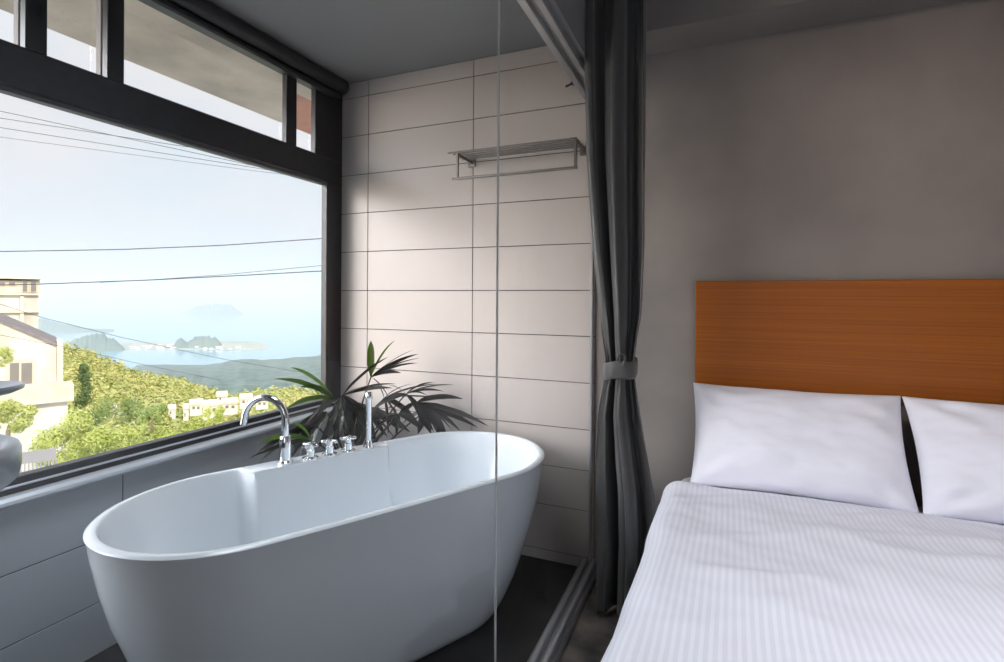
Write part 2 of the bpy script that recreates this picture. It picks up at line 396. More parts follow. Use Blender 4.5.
rows += [[tub_pt(u * q, v * q, z) for u, v in outline(.585, .24)] for q, z in ((.97, .165), (.86, .13), (.6, .12), (.25, .118))]
tub = empty('bathtub', TC, 'white freestanding oval bathtub with deck-mounted chrome taps by the window', 'bathtub')
m = MB(); m.grid(rows, close=True)
n0 = len(rows) - 1; m.f.append(tuple(n0 * NS + k for k in range(NS))); m.mi.append(0)
m.f.append(tuple(reversed(range(NS)))); m.mi.append(0)
o = m.build('tub_shell', M['acrylic'], tub, True, angle=50); fix_normals(o)
def on_deck(u, v): return tub_pt(u, v, TZ)
# spout
p = on_deck(-.292, -.188)
sp_dir = (Vector((-1.767, 1.512, 0)) - Vector((-1.605, 1.565, 0))).normalized()
m = MB(); m.tube([p + UP * z for z in (.0, .06, .12, .17)], .0135, 16)
arc = [p + UP * .17]
for k in range(1, 15):
    a = PI * k / 14 * 1.0
    arc.append(p + sp_dir * (.083 * (1 - math.cos(a))) + UP * (.17 + .085 * math.sin(a)))
arc.append(arc[-1] - UP * .022 + sp_dir * .004)
m = MB(); m.tube([p + UP * .0, p + UP * .09] + arc, .0135, 16)
sp = m.build('spout', M['chrome'], tub, True, angle=60); sp['label'] = 'chrome gooseneck spout'
m = MB(); m.lathe([(.029, 0), (.029, .008), (.024, .012), (.022, .014), (.022, .098), (.020, .105), (.014, .107)], p, 24); m.build('collar', M['chrome'], sp, True, angle=40)
# three cross handled valves
for (u, v) in ((-.288, -.092), (-.290, -.014), (-.292, .066)):
    q = on_deck(u, v)
    m = MB(); m.lathe([(.031, 0), (.031, .006), (.024, .009), (.017, .011), (.0165, .036), (.013, .039), (.012, .05)], q, 24)
    h = m.build('tap_valve', M['chrome'], tub, True, angle=40); h['label'] = 'chrome cross-handled valve'
    m = MB(); a0 = .5 + v * 4
    for a in (a0, a0 + PI / 2):
        d = Vector((math.cos(a), math.sin(a), 0)) * .033
        m.tube([q + UP * .056 - d, q + UP * .056 - d * .9, q + UP * .056 + d * .9, q + UP * .056 + d], [.005, .0072, .0072, .005], 10)
    m.lathe([(.0001, .044), (.013, .044), (.014, .055), (.012, .066), (.0001, .068)], q, 16)
    m.build('cross_handle', M['chrome'], h, True, angle=40)
q = on_deck(-.292, .157)
m = MB(); m.lathe([(.0115, .025), (.0125, .12), (.0135, .20), (.0155, .215), (.0155, .234), (.013, .238), (.0001, .239)], q, 20)
hs = m.build('hand_shower', M['chrome'], tub, True, angle=40); hs['label'] = 'upright chrome hand shower'
m = MB(); m.lathe([(.024, 0), (.024, .006), (.018, .01), (.015, .03), (.012, .032)], q, 20); m.build('holder', M['chrome'], hs, True, angle=40)

# ------------------------------------------------------------------ washbasin at the left edge
wb = empty('washbasin', (-1.6, .504, 0), 'round grey washbasin on a pedestal beside the window', 'washbasin')
bz = .812
m = MB(); m.lathe([(.0001, bz), (.14, bz), (.18, bz + .006), (.195, bz + .02), (.2, bz + .045), (.2, bz + .082), (.196, bz + .094), (.188, bz + .099), (.170, bz + .098), (.162, bz + .09), (.155, bz + .06), (.13, bz + .034), (.03, bz + .02), (.0001, bz + .02)], (-1.6, .504, 0), 56)
m.build('bowl', M['basin_grey'], wb, True, angle=55)
m = MB(); m.lathe([(.13, 0), (.13, .02), (.075, .06), (.065, .4), (.075, .78), (.1, bz)], (-1.6, .504, 0), 32); m.build('pedestal', M['basin_grey'], wb, True, angle=50)
m = MB(); m.lathe([(.0001, bz + .021), (.022, bz + .021), (.022, bz + .025), (.0001, bz + .026)], (-1.6, .504, 0), 20); m.build('drain', M['chrome'], wb, True)
tp = empty('basin_tap', (-1.62, .634, bz + .08), 'tall tap with a round dished spout over the washbasin', 'tap')
tz = 1.010
m = MB(); m.lathe([(.022, bz + .084), (.022, bz + .1), (.014, bz + .11), (.014, tz + .012), (.010, tz + .016)], (-1.74, .56, 0), 20); m.tube([(-1.74, .56, tz + .004), (-1.62, .634, tz + .004)], .008, 10); m.build('tap_body', M['chrome'], tp, True, angle=40)
m = MB(); m.lathe([(.0001, tz), (.03, tz - .002), (.075, tz + .006), (.093, tz + .015), (.095, tz + .020), (.091, tz + .026), (.08, tz + .022), (.04, tz + .012), (.0001, tz + .010)], (-1.62, .634, 0), 48); m.build('dish_spout', M['basin_grey'], tp, True, angle=60)

# ------------------------------------------------------------------ potted palm in the corner
PP = Vector((-1.73, 2.12, 0))
pl = empty('potted_palm', PP, 'dark fan-leaved palm in the corner between the window and the tub', 'plant')
m = MB(); m.lathe([(.11, 0), (.13, .02), (.16, .30), (.168, .31), (.168, .34), (.15, .34), (.145, .32), (.0001, .32)], PP, 36); m.build('pot', M['pot'], pl, True, angle=40)
m = MB(); m.lathe([(.146, .322), (.1, .33), (.0001, .335)], PP, 24); m.build('soil', M['soil'], pl, True)
def leaflet(m, b, t, w, bend=.02, seed=0, mi=0):
    b, t = Vector(b), Vector(t); d = t - b; ln = d.length; d.normalize()
    up = Vector((0, 0, 1)); side = d.cross(up)
    if side.length < .2: side = d.cross(Vector((.6, -.8, 0)))
    side.normalize(); rr = random.Random(seed)
    side = (Matrix.Rotation(rr.uniform(-.9, .9), 3, d) @ side); nr = side.cross(d).normalized()
    rows = []; n = 9
    for i in range(n):
        s = i / (n - 1)
        c = b + d * (ln * s) + up * (bend * 4 * s * (1 - s))
        ww = w * .5 * min(1, (.12 + s / .22)) * (1 if s < .55 else max(0, 1 - ((s - .55) / .452) ** 1.7)) + .0008
        rows.append([c - side * ww + nr * ww * .35, c - side * ww * .5 + nr * ww * .12, c, c + side * ww * .5 + nr * ww * .12, c + side * ww + nr * ww * .35])
    m.grid(rows, mi)
def Pp(q): return at_y(q[0], q[1], q[2])
fronds = [  # hub (px, py, depth Y), leaflets (px, py, Y, width, dry?)
    ((334, 399, 1.88), [(274, 379, 1.68, .042, 0), (291, 367.5, 1.68, .038, 0), (300, 387, 1.76, .036, 0), (286, 409, 1.66, .034, 0), (318, 415, 1.74, .03, 1), (306, 425, 1.7, .026, 1)]),
    ((312, 442, 1.72), [(259, 443, 1.56, .046, 0), (291, 424, 1.62, .036, 0), (266, 452, 1.60, .03, 1), (250, 458, 1.52, .03, 1)]),
    ((371, 377, 2.08), [(371, 341, 2.10, .034, 0), (395, 340.5, 2.14, .036, 0), (413, 350, 2.16, .010, 1), (418, 354, 2.16, .018, 1), (420, 358, 2.16, .022, 1), (418, 363, 2.14, .024, 1), (401, 373, 2.12, .022, 1), (390, 400, 2.1, .018, 1)]),
    ((343, 395, 1.98), [(388, 357, 2.10, .036, 1), (396, 384, 2.08, .036, 1), (392, 388, 2.04, .02, 1), (352, 441, 1.95, .04, 1), (373, 442, 2.0, .046, 1), (336, 446, 1.9, .034, 1), (385, 436, 2.06, .036, 1), (323, 443, 1.86, .026, 1)]),
    ((406, 394, 2.18), [(434, 382.5, 2.26, .024, 1), (453.5, 385, 2.26, .026, 1), (444, 391.5, 2.25, .022, 1), (428, 396, 2.22, .02, 1), (388, 386, 2.16, .012, 1), (424, 430, 2.2, .028, 1), (434, 432, 2.22, .026, 1), (372, 410, 2.1, .03, 1)]),
    ((416, 403, 2.20), [(463, 399, 2.30, .05, 1), (488, 426, 2.30, .05, 1), (461, 432, 2.28, .052, 1), (447, 436, 2.26, .05, 1), (431, 434, 2.22, .046, 1), (396, 420, 2.16, .028, 1)]),
    ((398, 414, 2.08), [(372, 424, 2.04, .028, 1), (396, 437, 2.06, .024, 1), (380, 441, 2.04, .03, 1), (420, 429, 2.16, .042, 1), (371, 434, 2.0, .016, 1), (388, 408, 2.08, .02, 1)]),
    ((315, 425, 1.84), [(262, 447, 1.60, .036, 1), (246, 462, 1.52, .038, 1), (258, 464, 1.56, .038, 1), (276, 463, 1.62, .036, 1), (290, 460, 1.68, .034, 1), (300, 457, 1.74, .03, 1)]),
    ((352, 402, 2.16), [(340, 442, 2.1, .05, 1), (356, 446, 2.14, .05, 1), (368, 444, 2.18, .05, 1), (388, 438, 2.24, .05, 1), (327, 440, 2.04, .05, 1), (318, 448, 1.98, .045, 1), (398, 430, 2.26, .045, 1), (310, 436, 1.95, .04, 1)]),
    ((362, 408, 2.24), [(345, 448, 2.2, .055, 1), (360, 450, 2.22, .055, 1), (376, 448, 2.26, .055, 1), (330, 445, 2.14, .05, 1), (396, 440, 2.3, .05, 1), (410, 432, 2.3, .045, 1)]),
    ((326, 412, 1.92), [(290, 436, 1.74, .030, 1), (300, 447, 1.78, .032, 1), (312, 450, 1.82, .034, 1), (338, 450, 1.9, .034, 1), (350, 440, 1.96, .030, 1), (282, 420, 1.70, .020, 1), (308, 384, 1.80, .022, 0)]),
    ((384, 398, 2.16), [(437, 384, 2.22, .014, 1), (446, 400, 2.24, .020, 1), (416, 420, 2.2, .030, 1), (404, 432, 2.18, .034, 1), (388, 436, 2.14, .034, 1), (376, 384, 2.14, .016, 1), (412, 384, 2.18, .014, 1)]),
    ((428, 410, 2.27), [(470, 418, 2.31, .034, 1), (478, 428, 2.31, .030, 1), (452, 431, 2.3, .040, 1), (440, 437, 2.3, .040, 1), (418, 434, 2.28, .036, 1), (402, 424, 2.25, .026, 1)]),
]
for fi, (hub, lf) in enumerate(fronds):
    h = Pp(hub); a = PP + Vector((.04 * math.cos(fi * 2.1), .04 * math.sin(fi * 2.1), .33))
    mid = a.lerp(h, .5) + Vector((0, 0, .06))
    path = [a.lerp(mid, s).lerp(mid.lerp(h, s), s) for s in [i / 8 for i in range(9)]]
    m = MB(); m.tube(path, [.007 - .004 * i / 8 for i in range(9)], 8); st = m.build('stem', M['stem'], pl, True)
    m = MB()
    for li, (x, y, Y, w, is_dark) in enumerate(lf):
        leaflet(m, h, Pp((x, y, Y)), w * (1.15 if is_dark else .95), .02 if not is_dark else .012, fi * 20 + li, is_dark)
    m.build('frond', [M['leaf'], M['leafdark']], st, True)

# ------------------------------------------------------------------ towel rack
tr = empty('towel_rack', (-.9, YB, 1.93), 'steel bar towel shelf with a lower rail on the beige tiles', 'towel rack')
ya, x0, x1, zt = 2.20, -1.215, -.578, 1.952
m = MB()
for y in (ya, 2.232, 2.264, 2.296, 2.328): m.tube([(x0 if y == ya else x0 + .012, y, zt), (x1, y, zt)], .0042, 10)
m.build('shelf_bars', M['steel'], tr, True, angle=40)
for x in (x0 + .05, x1 - .006):
    m = MB(); m.box(x - .005, x + .005, ya + .004, YB - .001, zt - .018, zt - .005, 0, .001)
    m.box(x - .02, x + .02, YB - .012, YB - .0005, zt - .035, zt + .008, 0, .002)
    br = m.build('bracket', M['steel'], tr)
    MB().box(x - .006, x + .006, ya - .004, ya + .008, zt - .125, zt - .004, 0, .001).build('post', M['steel'], br)
m = MB(); m.tube([(x0 + .025, ya, zt - .128), (x1 + .003, ya, zt - .128)], .007, 12); m.build('towel_rail', M['steel'], tr, True, angle=40)
# small black hook high on the tiles
hk = empty('wall_hook', (-.641, YB, 2.255), 'tiny black three-pronged hook high on the tiles under the metal track', 'hook')
m = MB(); m.tube([(-.641, YB - .0005, 2.262), (-.641, YB - .012, 2.262)], .009, 14); m.build('base', M['black'], hk, True, angle=40)
for a in (-.9, 0, .9):
    d = Vector((math.sin(a), -.25, -.55 if a else 1)).normalized(); q = Vector((-.641, YB - .01, 2.262))
    m = MB(); m.tube([q, q + d * .018, q + d * .036 + Vector((0, -.004, .002))], [.005, .005, .006], 8); m.build('prong', M['black'], hk, True)

# ------------------------------------------------------------------ curtain
cu = empty('curtain', (-.37, 2.06, 0), 'charcoal satin curtain tied back at the end of the glass screen', 'curtain')
XL = [(0, -.448), (.3, -.45), (.6, -.45), (.8, -.442), (.9, -.42), (.985, -.403), (1.06, -.414), (1.2, -.435), (1.45, -.466), (1.8, -.495), (2.1, -.504), (2.2, -.505), (2.46, -.505)]
XRt = [(0, -.225), (.3, -.205), (.5, -.215), (.75, -.262), (.9, -.288), (.985, -.300), (1.06, -.292), (1.2, -.268), (1.45, -.256), (1.9, -.254), (2.46, -.254)]
AMP = [(0, .065), (.5, .06), (.85, .05), (.985, .036), (1.1, .048), (1.5, .062), (2.46, .06)]
NSH = 150; rows = []
for iz in range(91):
    z = .012 + (2.452 - .012) * iz / 90
    xl, xr, am = interp(XL, z), interp(XRt, z), interp(AMP, z); row = []
    yc = 2.03 + .05 * sstep(1.4, .2, z)
    for k in range(NSH):
        s = k / (NSH - 1)
        ph = s + .018 * math.sin(z * 2.2 + s * 9)
        wv = .80 * math.sin(2 * PI * 2.3 * ph + .2 + .2 * math.sin(z * 1.7)) + .22 * math.sin(2 * PI * 5.1 * ph + 1.1 + z * .5) * interp([(.5, 1.2), (1, 1.6), (1.6, .6), (2.4, .4)], z) + .05 * math.sin(2 * PI * 9 * ph + 2.0)
        pinch = 1 + .25 * math.exp(-((z - .985) / .09) ** 2) * math.sin(2 * PI * 14 * ph)
        x = xl + (xr - xl) * (s + .028 * math.sin(2 * PI * 6.5 * ph + 1.7))
        cr = fbm((s * 5, z * 6, 3.1)) * .006 * (1 - sstep(.9, 1.3, z)) + fbm((s * 9, z * 14, 8.1)) * .008 * sstep(.5, .0, z)
        y = yc - am * wv * pinch - .045 * (1 - (2 * s - 1) ** 2) * sstep(2.3, .9, abs(z - 1)) + cr
        row.append((x, y, z))
    rows.append(row)
m = MB(); m.grid(rows); dr = m.build('drape', M['satin'], cu, True)
so = dr.modifiers.new('solid', 'SOLIDIFY'); so.thickness = .003
NB = 56; rows = []
for i, (z, e) in enumerate(((.950, .000), (.951, .004), (.960, .006), (.985, .0065), (1.008, .006), (1.016, .004), (1.017, .0))):
    row = []
    for k in range(NB):
        a = 2 * PI * k / NB; ca, sa = math.cos(a), math.sin(a)
        x = -.352 + (.056 + e) * math.copysign(abs(ca) ** .8, ca); y = 2.02 + (.080 + e) * math.copysign(abs(sa) ** .8, sa)
        row.append((x, y, z + .014 * (x + .352) / .06 * .4 + .004 * math.sin(3 * a)))
    rows.append(row)
m = MB(); m.grid(rows, close=True); m.build('tieback', M['tie'], cu, True)
m = MB(); m.tube([(-.335 + .014 * math.cos(a), 1.935 + .010 * math.sin(a * 2), 1.028 + .020 * math.sin(a)) for a in [2 * PI * i / 20 for i in range(21)]], .0042, 8); m.build('tie_loop', M['tie'], cu, True)
cr_ = empty('curtain_rail', (-.37, 1.8, 2.45), 'dark curtain rail fixed under the ceiling beside the glass screen', 'curtain rail')
MB().box(-.47, -.26, 2.03, 2.07, ZC - .018, ZC - .001, 0, .003).build('rail', M['black'], cr_)

# ------------------------------------------------------------------ bed
BX0, BX1, BY0, BY1, BZ = -.165, 1.44, .22, 2.345, .513
bed = empty('bed', (.64, 1.3, 0), 'wide double bed against the plaster wall under the wooden headboard panel', 'bed')
MB().box(BX0 + .02, BX1 - .02, BY0 + .02, BY1 - .02, .12, .30, 0, .01).build('bed_base', M['bedbase'], bed)
for x in (BX0 + .1, BX1 - .1):
    for y in (BY0 + .12, BY1 - .12):
        m = MB(); m.lathe([(.026, 0), (.034, .12)], (x, y, 0), 16); m.build('leg', M['bedbase'], bed, True, angle=40)
def rbox(x0, x1, y0, y1, z0, z1, r, seg=5, nx=16, ny=16):
    # rounded slab as stacked superellipse rings
    m = MB(); prof = []
    for i in range(seg + 1): a = PI / 2 * i / seg; prof.append((r * (1 - math.sin(a)), z0 + r * (1 - math.cos(a))))
    for i in range(seg + 1): a = PI / 2 * i / seg; prof.append((r * (1 - math.cos(a)), z1 - r * (1 - math.sin(a))))
    rows = []; n = 64; rc = r * 1.3
    for ins, z in prof:
        ring = []
        for k in range(n):
            q = k // (n // 4); a = PI / 2 * (k % (n // 4)) / (n // 4 - 1) + q * PI / 2
            cxr = (x1 - rc) if q in (0, 3) else (x0 + rc); cyr = (y1 - rc) if q in (0, 1) else (y0 + rc)
            ring.append((cxr + (rc - ins) * math.cos(a), cyr + (rc - ins) * math.sin(a), z))
        rows.append(ring)
    m.grid(rows, close=True); m.f.append(tuple(reversed(range(n)))); m.mi.append(0); m.f.append(tuple((len(rows) - 1) * n + k for k in range(n))); m.mi.append(0)
    return m
rbox(BX0, BX1, BY0, BY1, .30, BZ, .06).build('mattress', M['sheet'], bed, True, angle=60)
# duvet: top sheet of bedding that rolls over the left, right and foot edges
def dprof(a, half_over):      # a: distance along cloth past the edge line -> (out, down)
    r = .075
    if a <= 0: return 0, 0
    L = r * PI / 2
    if a < L: t = a / r; return r * math.sin(t), r * (1 - math.cos(t))
    return r + .10 * (a - L), r + (a - L)
nx, ny = 150, 120; ov = .43; DX0, DX1, DY0, DY1 = BX0 + .045, BX1 - .03, BY0 + .04, 2.11
rows = []; uvs = []
for j in range(ny + 1):
    row = []
    v = DY1 - (DY1 - (DY0 - ov)) * j / ny
    for i in range(nx + 1):
        u = (DX0 - ov) + (DX1 + ov - (DX0 - ov)) * i / nx
        ol, dl = dprof(DX0 - u, 1); orr, drr = dprof(u - DX1, 1); of, df = dprof(DY0 - v, 1)
        x = max(u, DX0) if u < DX1 else DX1
        x = x - ol + orr; y = max(v, DY0) - of
        z = BZ + .055 - max(dl, drr, df) - .25 * min(max(dl, drr), df)
        z = max(z, .06)
        # wrinkles on the top and gathers on the hanging sides
        top = 1 - sstep(.02, .12, max(dl, drr, df))
        w = .020 * fbm((u * 1.6, v * 1.9, .3), 3) + .009 * fbm((u * 4.5 + .6 * v, v * 7.0, 2.3), 3)
        rg = 1 - abs(mnoise.noise(Vector((u * 1.5 + .4, v * 4.6 - u * 1.4, 5.2))) * 2.2); w += .013 * max(0, rg) ** 3 * sstep(2.05, 1.9, v) * sstep(.2, .7, u + .45)
        puff = .03 * sstep(0, .12, DY1 - v) * math.sin(min(1, max(0, (DY1 - v) / 1.2)) * PI)
        edge = -.04 * (1 - sstep(0, .055, DY1 - v))
        z += (w + puff * .6 + edge) * (.35 + .65 * top)
        x -= .026 * sstep(1.9, .8, v) * max(0, min(1, (1.0 - (u - DX0)))) ** 2
        g = (1 - top) * (.022 * math.sin(v * 17 + 2 * fbm((v * 2, 0, 0))) + .012 * math.sin(v * 41))
        if dl > 0: x -= g * sstep(.05, .25, dl); x += .010 * fbm((v * 3.1, 4.4, z * 3))
        if drr > 0: x += g * sstep(.05, .25, drr)
        if df > 0: y -= (1 - top) * .02 * math.sin(u * 17)
        row.append((x, y, z)); uvs.append((u, v))
    rows.append(row)
m = MB(); m.grid(rows); m.uv = uvs
dv = m.build('duvet', M['stripe'], None, True); fix_normals(dv); mod_sub(dv, 1)
so = dv.modifiers.new('solid', 'SOLIDIFY'); so.thickness = .012; so.offset = 1 if dv.data.polygons[len(dv.data.polygons) // 2].normal.z < 0 else -1
tag(dv, 'white satin-striped duvet spread over the bed and hanging over its side', 'duvet')

def pillow(W, Hh, T, seed):
    m = MB(); n = 40; top = []; bot = []
    rr = random.Random(seed)
    for sgn in (1, -1):
        rows = []
        for j in range(n + 1):
            row = []
            for i in range(n + 1):
                a, b = -1 + 2 * i / n, -1 + 2 * j / n
                pin = 1 - .045 * (1 - a * a) * abs(b) ** 3; pin2 = 1 - .04 * (1 - b * b) * abs(a) ** 3
                x = a * W / 2 * pin2; y = b * Hh / 2 * pin
                t = T / 2 * ((1 - abs(a) ** 2.6) * (1 - abs(b) ** 2.6)) ** .55
                t *= 1 + .10 * b * -1
                cr = fbm((a * 1.8 + seed, b * 2.2, seed * 3.7), 3) * .012 + .006 * fbm((a * 5 + seed, b * 5, 1.7), 3)
                # corner tension creases
                for ca, cb in ((1, 1), (-1, 1), (1, -1), (-1, -1)):
                    d2 = math.hypot(a - ca, b - cb); an = math.atan2(b - cb, a - ca)
                    cr += .006 * math.sin(an * 9 + seed) * math.exp(-((d2 - .45) / .3) ** 2)
                row.append((x, y, sgn * (t + (cr if sgn > 0 else 0) * min(1, t / (T * .25))) + sgn * .002))
            rows.append(row)
        m.grid(rows if sgn > 0 else [list(reversed(r)) for r in rows])
    # close the seam
    n1 = n + 1
    loop = [i for i in range(n)] + [j * n1 + n for j in range(n)] + [n * n1 + n - i for i in range(n)] + [(n - j) * n1 for j in range(n)]
    off = n1 * n1
    def mir(k): j, i = divmod(k, n1); return off + j * n1 + (n - i)
    for a, b in zip(loop, loop[1:] + loop[:1]): m.f.append((a, b, mir(b), mir(a))); m.mi.append(0)
    return m
def place_pillow(px0, px1, seed, label, dy=0, lean=math.radians(60), roll=0):
    W = px1 - px0
    r = empty('pillow', ((px0 + px1) / 2, 2.17 + dy, .733), label, 'pillow', 'pillows against the headboard')
    o = pillow(W, .405, .175, seed).build('pillow_body', M['cotton'], r, True, loc=(0, 0, 0)); fix_normals(o)
    r.rotation_euler = (lean, 0, roll)
    return r
place_pillow(-.10, .600, 1.3, 'white pillow propped upright below the left end of the headboard, nearest the curtain')
place_pillow(.605, 1.305, 4.1, 'white pillow cut off by the picture edge, beside the fully visible pillow', .0, math.radians(60), .02)

hb = empty('headboard', (.64, YB, .89), 'orange-brown wood grain headboard panel mounted on the plaster wall', 'headboard')
MB().box(-.096, 1.40, YB - .028, YB - .001, .891, 1.329, 0, .003).build('panel', M['wood'], hb)
MB().box(-.06, 1.36, YB - .014, YB - .001, .862, .893, 0, .002).build('mounting_batten', M['bedbase'], hb)

# ------------------------------------------------------------------ outside: the overhang above the window
BJ = [(-2.9, 2.92), (-2.42, 2.42), (XW - .16, 2.30)]        # joint between the grey and the terracotta part of the overhang
m = poly_prism([Vector((x, y, 2.5)) for x, y in [(-2.9, -3.2)] + BJ + [(XW - .16, -3.2)]], Vector((0, 0, .15)))
m.box(XW - .16, XW - .036, WY0, YB + .14, 2.372, 2.465)
o = m.build('roof_soffit', M['soffit']); fix_normals(o); struct(o, 'rough concrete overhang seen through the transom panes', 'roof')
o = poly_prism([Vector((x, y, 2.5)) for x, y in BJ + [(XW - .16, 3.3), (-2.9, 3.3)]], Vector((0, 0, .15))).build('roof_brick_soffit', M['brick']); fix_normals(o)
struct(o, 'terracotta coloured end of the overhang seen through the last small transom pane', 'roof')

# ------------------------------------------------------------------ outside: sea and land
SEA = -240.0
rnd = random.Random(7)
def sea_depth(y, x=150): r = ray(x, y); return (SEA - CAMZ) / r.z
cxs = list(range(-300, 760, 20)); rows = []
for d in (500, 900, 1500, 2500, 4000, 7000, 12000, 20000, 38000):
    rows.append([Vector((EYE + ray(x, 300) * d).xy.to_3d()) + Vector((0, 0, SEA)) for x in cxs])
m = MB(); m.grid(rows); tag(struct(m.build('sea', M['sea'])), 'pale blue sea filling the bay beyond the hills', 'sea')

def prof_land(name, prof, d_ridge, d_front, yfront, mt, noise_amp=.6, sub=3, rowsn=14, back=1.25, fr=.6, dmul=None, zmin=SEA - 2):
    """Land whose skyline follows prof [(px, py)], sloping from the ridge at d_ridge down to the front edge."""
    m = MB(); xs = []; x = prof[0][0]
    while x <= prof[-1][0] + 1e-6: xs.append(x); x += sub
    rows = []
    for j in range(rowsn + 3):
        row = []
        for x in xs:
            yr = interp(prof, x)
            if j < rowsn + 1:
                t = j / rowsn
                d = d_front * (d_ridge / d_front) ** t
                yy = yfront + (yr - yfront) * t ** fr
                na = noise_amp * fbm((x * .09, t * 7, d_ridge * .001), 5) * (.35 + .65 * math.sin(PI * min(1, t * .9 + .05)))
                p = at_depth(x, yy + na, d)
            else:
                d = d_ridge * (1 + (back - 1) * (j - rowsn) / 2)
                p = at_depth(x, yr, d); p.z = max(zmin, at_depth(x, yr, d_ridge).z - (j - rowsn) * (d - d_ridge) * .35)
            p.z = max(p.z, zmin); row.append(p)
        rows.append(row)
    m.grid(rows); o = m.build(name, mt, None, True); fix_normals(o); return o
# wooded ridge beyond the valley
struct(prof_land('hill_ridge', [(124, 376), (137, 369.5), (150, 367), (164, 365), (180, 367), (202, 366), (214, 363.5), (225, 362), (242, 359), (262, 359.5), (291, 358), (310, 356), (322, 355), (345, 352), (380, 352), (430, 356)], 1650, 700, 408, M['farhill'], 2.2), 'blue-green wooded ridge across the valley in front of the sea', 'hill')
# green slope close by
SLOPE = [(-60, 330), (40, 338), (62, 347), (80, 352), (95, 359), (110, 365), (125, 371), (140, 377), (155, 379), (170, 382), (190, 387), (205, 392), (218, 397), (232, 399), (245, 397), (262, 392), (285, 392), (322, 396), (420, 400)]
hs_ = struct(prof_land('hill_slope', SLOPE, 330, 26, 505, M['hillside'], 1.5, sub=3, rowsn=22, fr=.8), 'sunlit yellow-green hillside falling away below the window', 'hill')
def slope_pt(x, t):
    yr = interp(SLOPE, x); d = 26 * (330 / 26) ** t; return at_depth(x, 505 + (yr - 505) * t ** .8, d), d
# peninsula and islands
def mound(name, prof, dist, width, mt, label, cat, amp=.35, sub=1.0):
    m = MB(); xs = []; x = prof[0][0]
    while x <= prof[-1][0] + 1e-6: xs.append(x); x += sub
    rows = []
    for j, (k, q) in enumerate(((-1, 0), (-.75, .3), (-.45, .66), (-.2, .9), (0, 1), (.3, .8), (.65, .4), (1, 0))):
        row = []
        for x in xs:
            y = interp(prof, x); y += amp * fbm((x * .25, dist * .01 + j * .3, 2), 4) * (1 if 0 < q else 0)
            p = at_depth(x, y, dist); h = max(0, p.z - SEA)
            g = at_depth(x, y, dist + k * width)
            row.append(Vector((g.x, g.y, SEA - 1 + h * q * (1 + .25 * fbm((x * .3, j * .9, 7), 3)) + (0.0))))
        rows.append(row)
    m.grid(rows); o = m.build(name, mt, None, True); fix_normals(o); return struct(o, label, cat)
d1 = sea_depth(350)
mound('hill_peninsula', [(50, 352), (58, 345.5), (68, 344), (90, 344.5), (110, 343), (130, 342), (160, 343), (185, 343), (210, 342), (228, 341.2), (245, 341.5), (258, 342.5), (266, 345)], d1 * 1.09, d1 * .085, M['shore'], 'low pale peninsula stretching into the bay', 'peninsula', .3)
mound('hill_headland', [(62, 351), (72, 341), (80, 337), (88, 335), (95, 333.2), (103, 334), (110, 337.5), (118, 342), (124, 347.5), (127, 351)], d1 * 1.02, d1 * .05, M['island'], 'dark wooded headland at the near end of the peninsula', 'headland', .5)
mound('hill_knoll', [(171, 350), (176, 341), (180, 336.8), (184, 340), (188, 342), (194, 337.5), (202, 335.8), (210, 335.8), (216, 337.5), (220, 341), (224, 347), (226, 350)], d1 * 1.06, d1 * .04, M['island'], 'twin-humped wooded knoll midway along the peninsula', 'hill', .4)
d2 = sea_depth(331)
mound('hill_coast', [(-20, 322), (20, 317), (40, 318.5), (55, 321.5), (70, 325), (85, 328), (100, 329.3), (114, 330.5), (120, 333)], d2, d2 * .06, M['island'], 'faint coastal land behind the headland', 'coast', .4)
d3 = sea_depth(314)
mound('hill_island', [(178, 316), (190, 309), (200, 305.5), (208, 304), (216, 303.2), (226, 303.6), (232, 305.5), (238, 309.5), (246, 316)], d3, d3 * .05, M['island'], 'faint island on the hazy horizon', 'island', .3)
# tiny houses of the harbour town
m = MB(); m.box(-.5, .5, -.5, .5, 0, .8); 
hw = m
proto = None; placed = []; tries = 0
k = 0
while k < 60:
    x = rnd.choice([rnd.uniform(66, 128), rnd.uniform(110, 172), rnd.uniform(150, 175), rnd.uniform(195, 240)])
    if rnd.random() < .5: x = rnd.uniform(100, 170)
    d = d1 * rnd.uniform(1.0, 1.07)
    r = ray(x, 346); p = Vector(((EYE + r * d).x, (EYE + r * d).y, SEA + rnd.uniform(1, 5)))
    if any((p - q).length < 34 for q in placed): 
        tries += 1
        if tries > 4000: break
        continue
    placed.append(p)
    if proto is None:
        proto = m.build('town_house', M['townwhite']); o = proto
        tag(o, 'tiny white house of the harbour town on the pale peninsula', 'house', 'harbour town houses')
    else: o = proto.copy(); C.objects.link(o)
    o.location = p; s = rnd.uniform(9, 17); o.scale = (s * rnd.uniform(.9, 1.8), s, s * rnd.uniform(.5, .9)); o.rotation_euler = (0, 0, rnd.uniform(0, PI)); k += 1

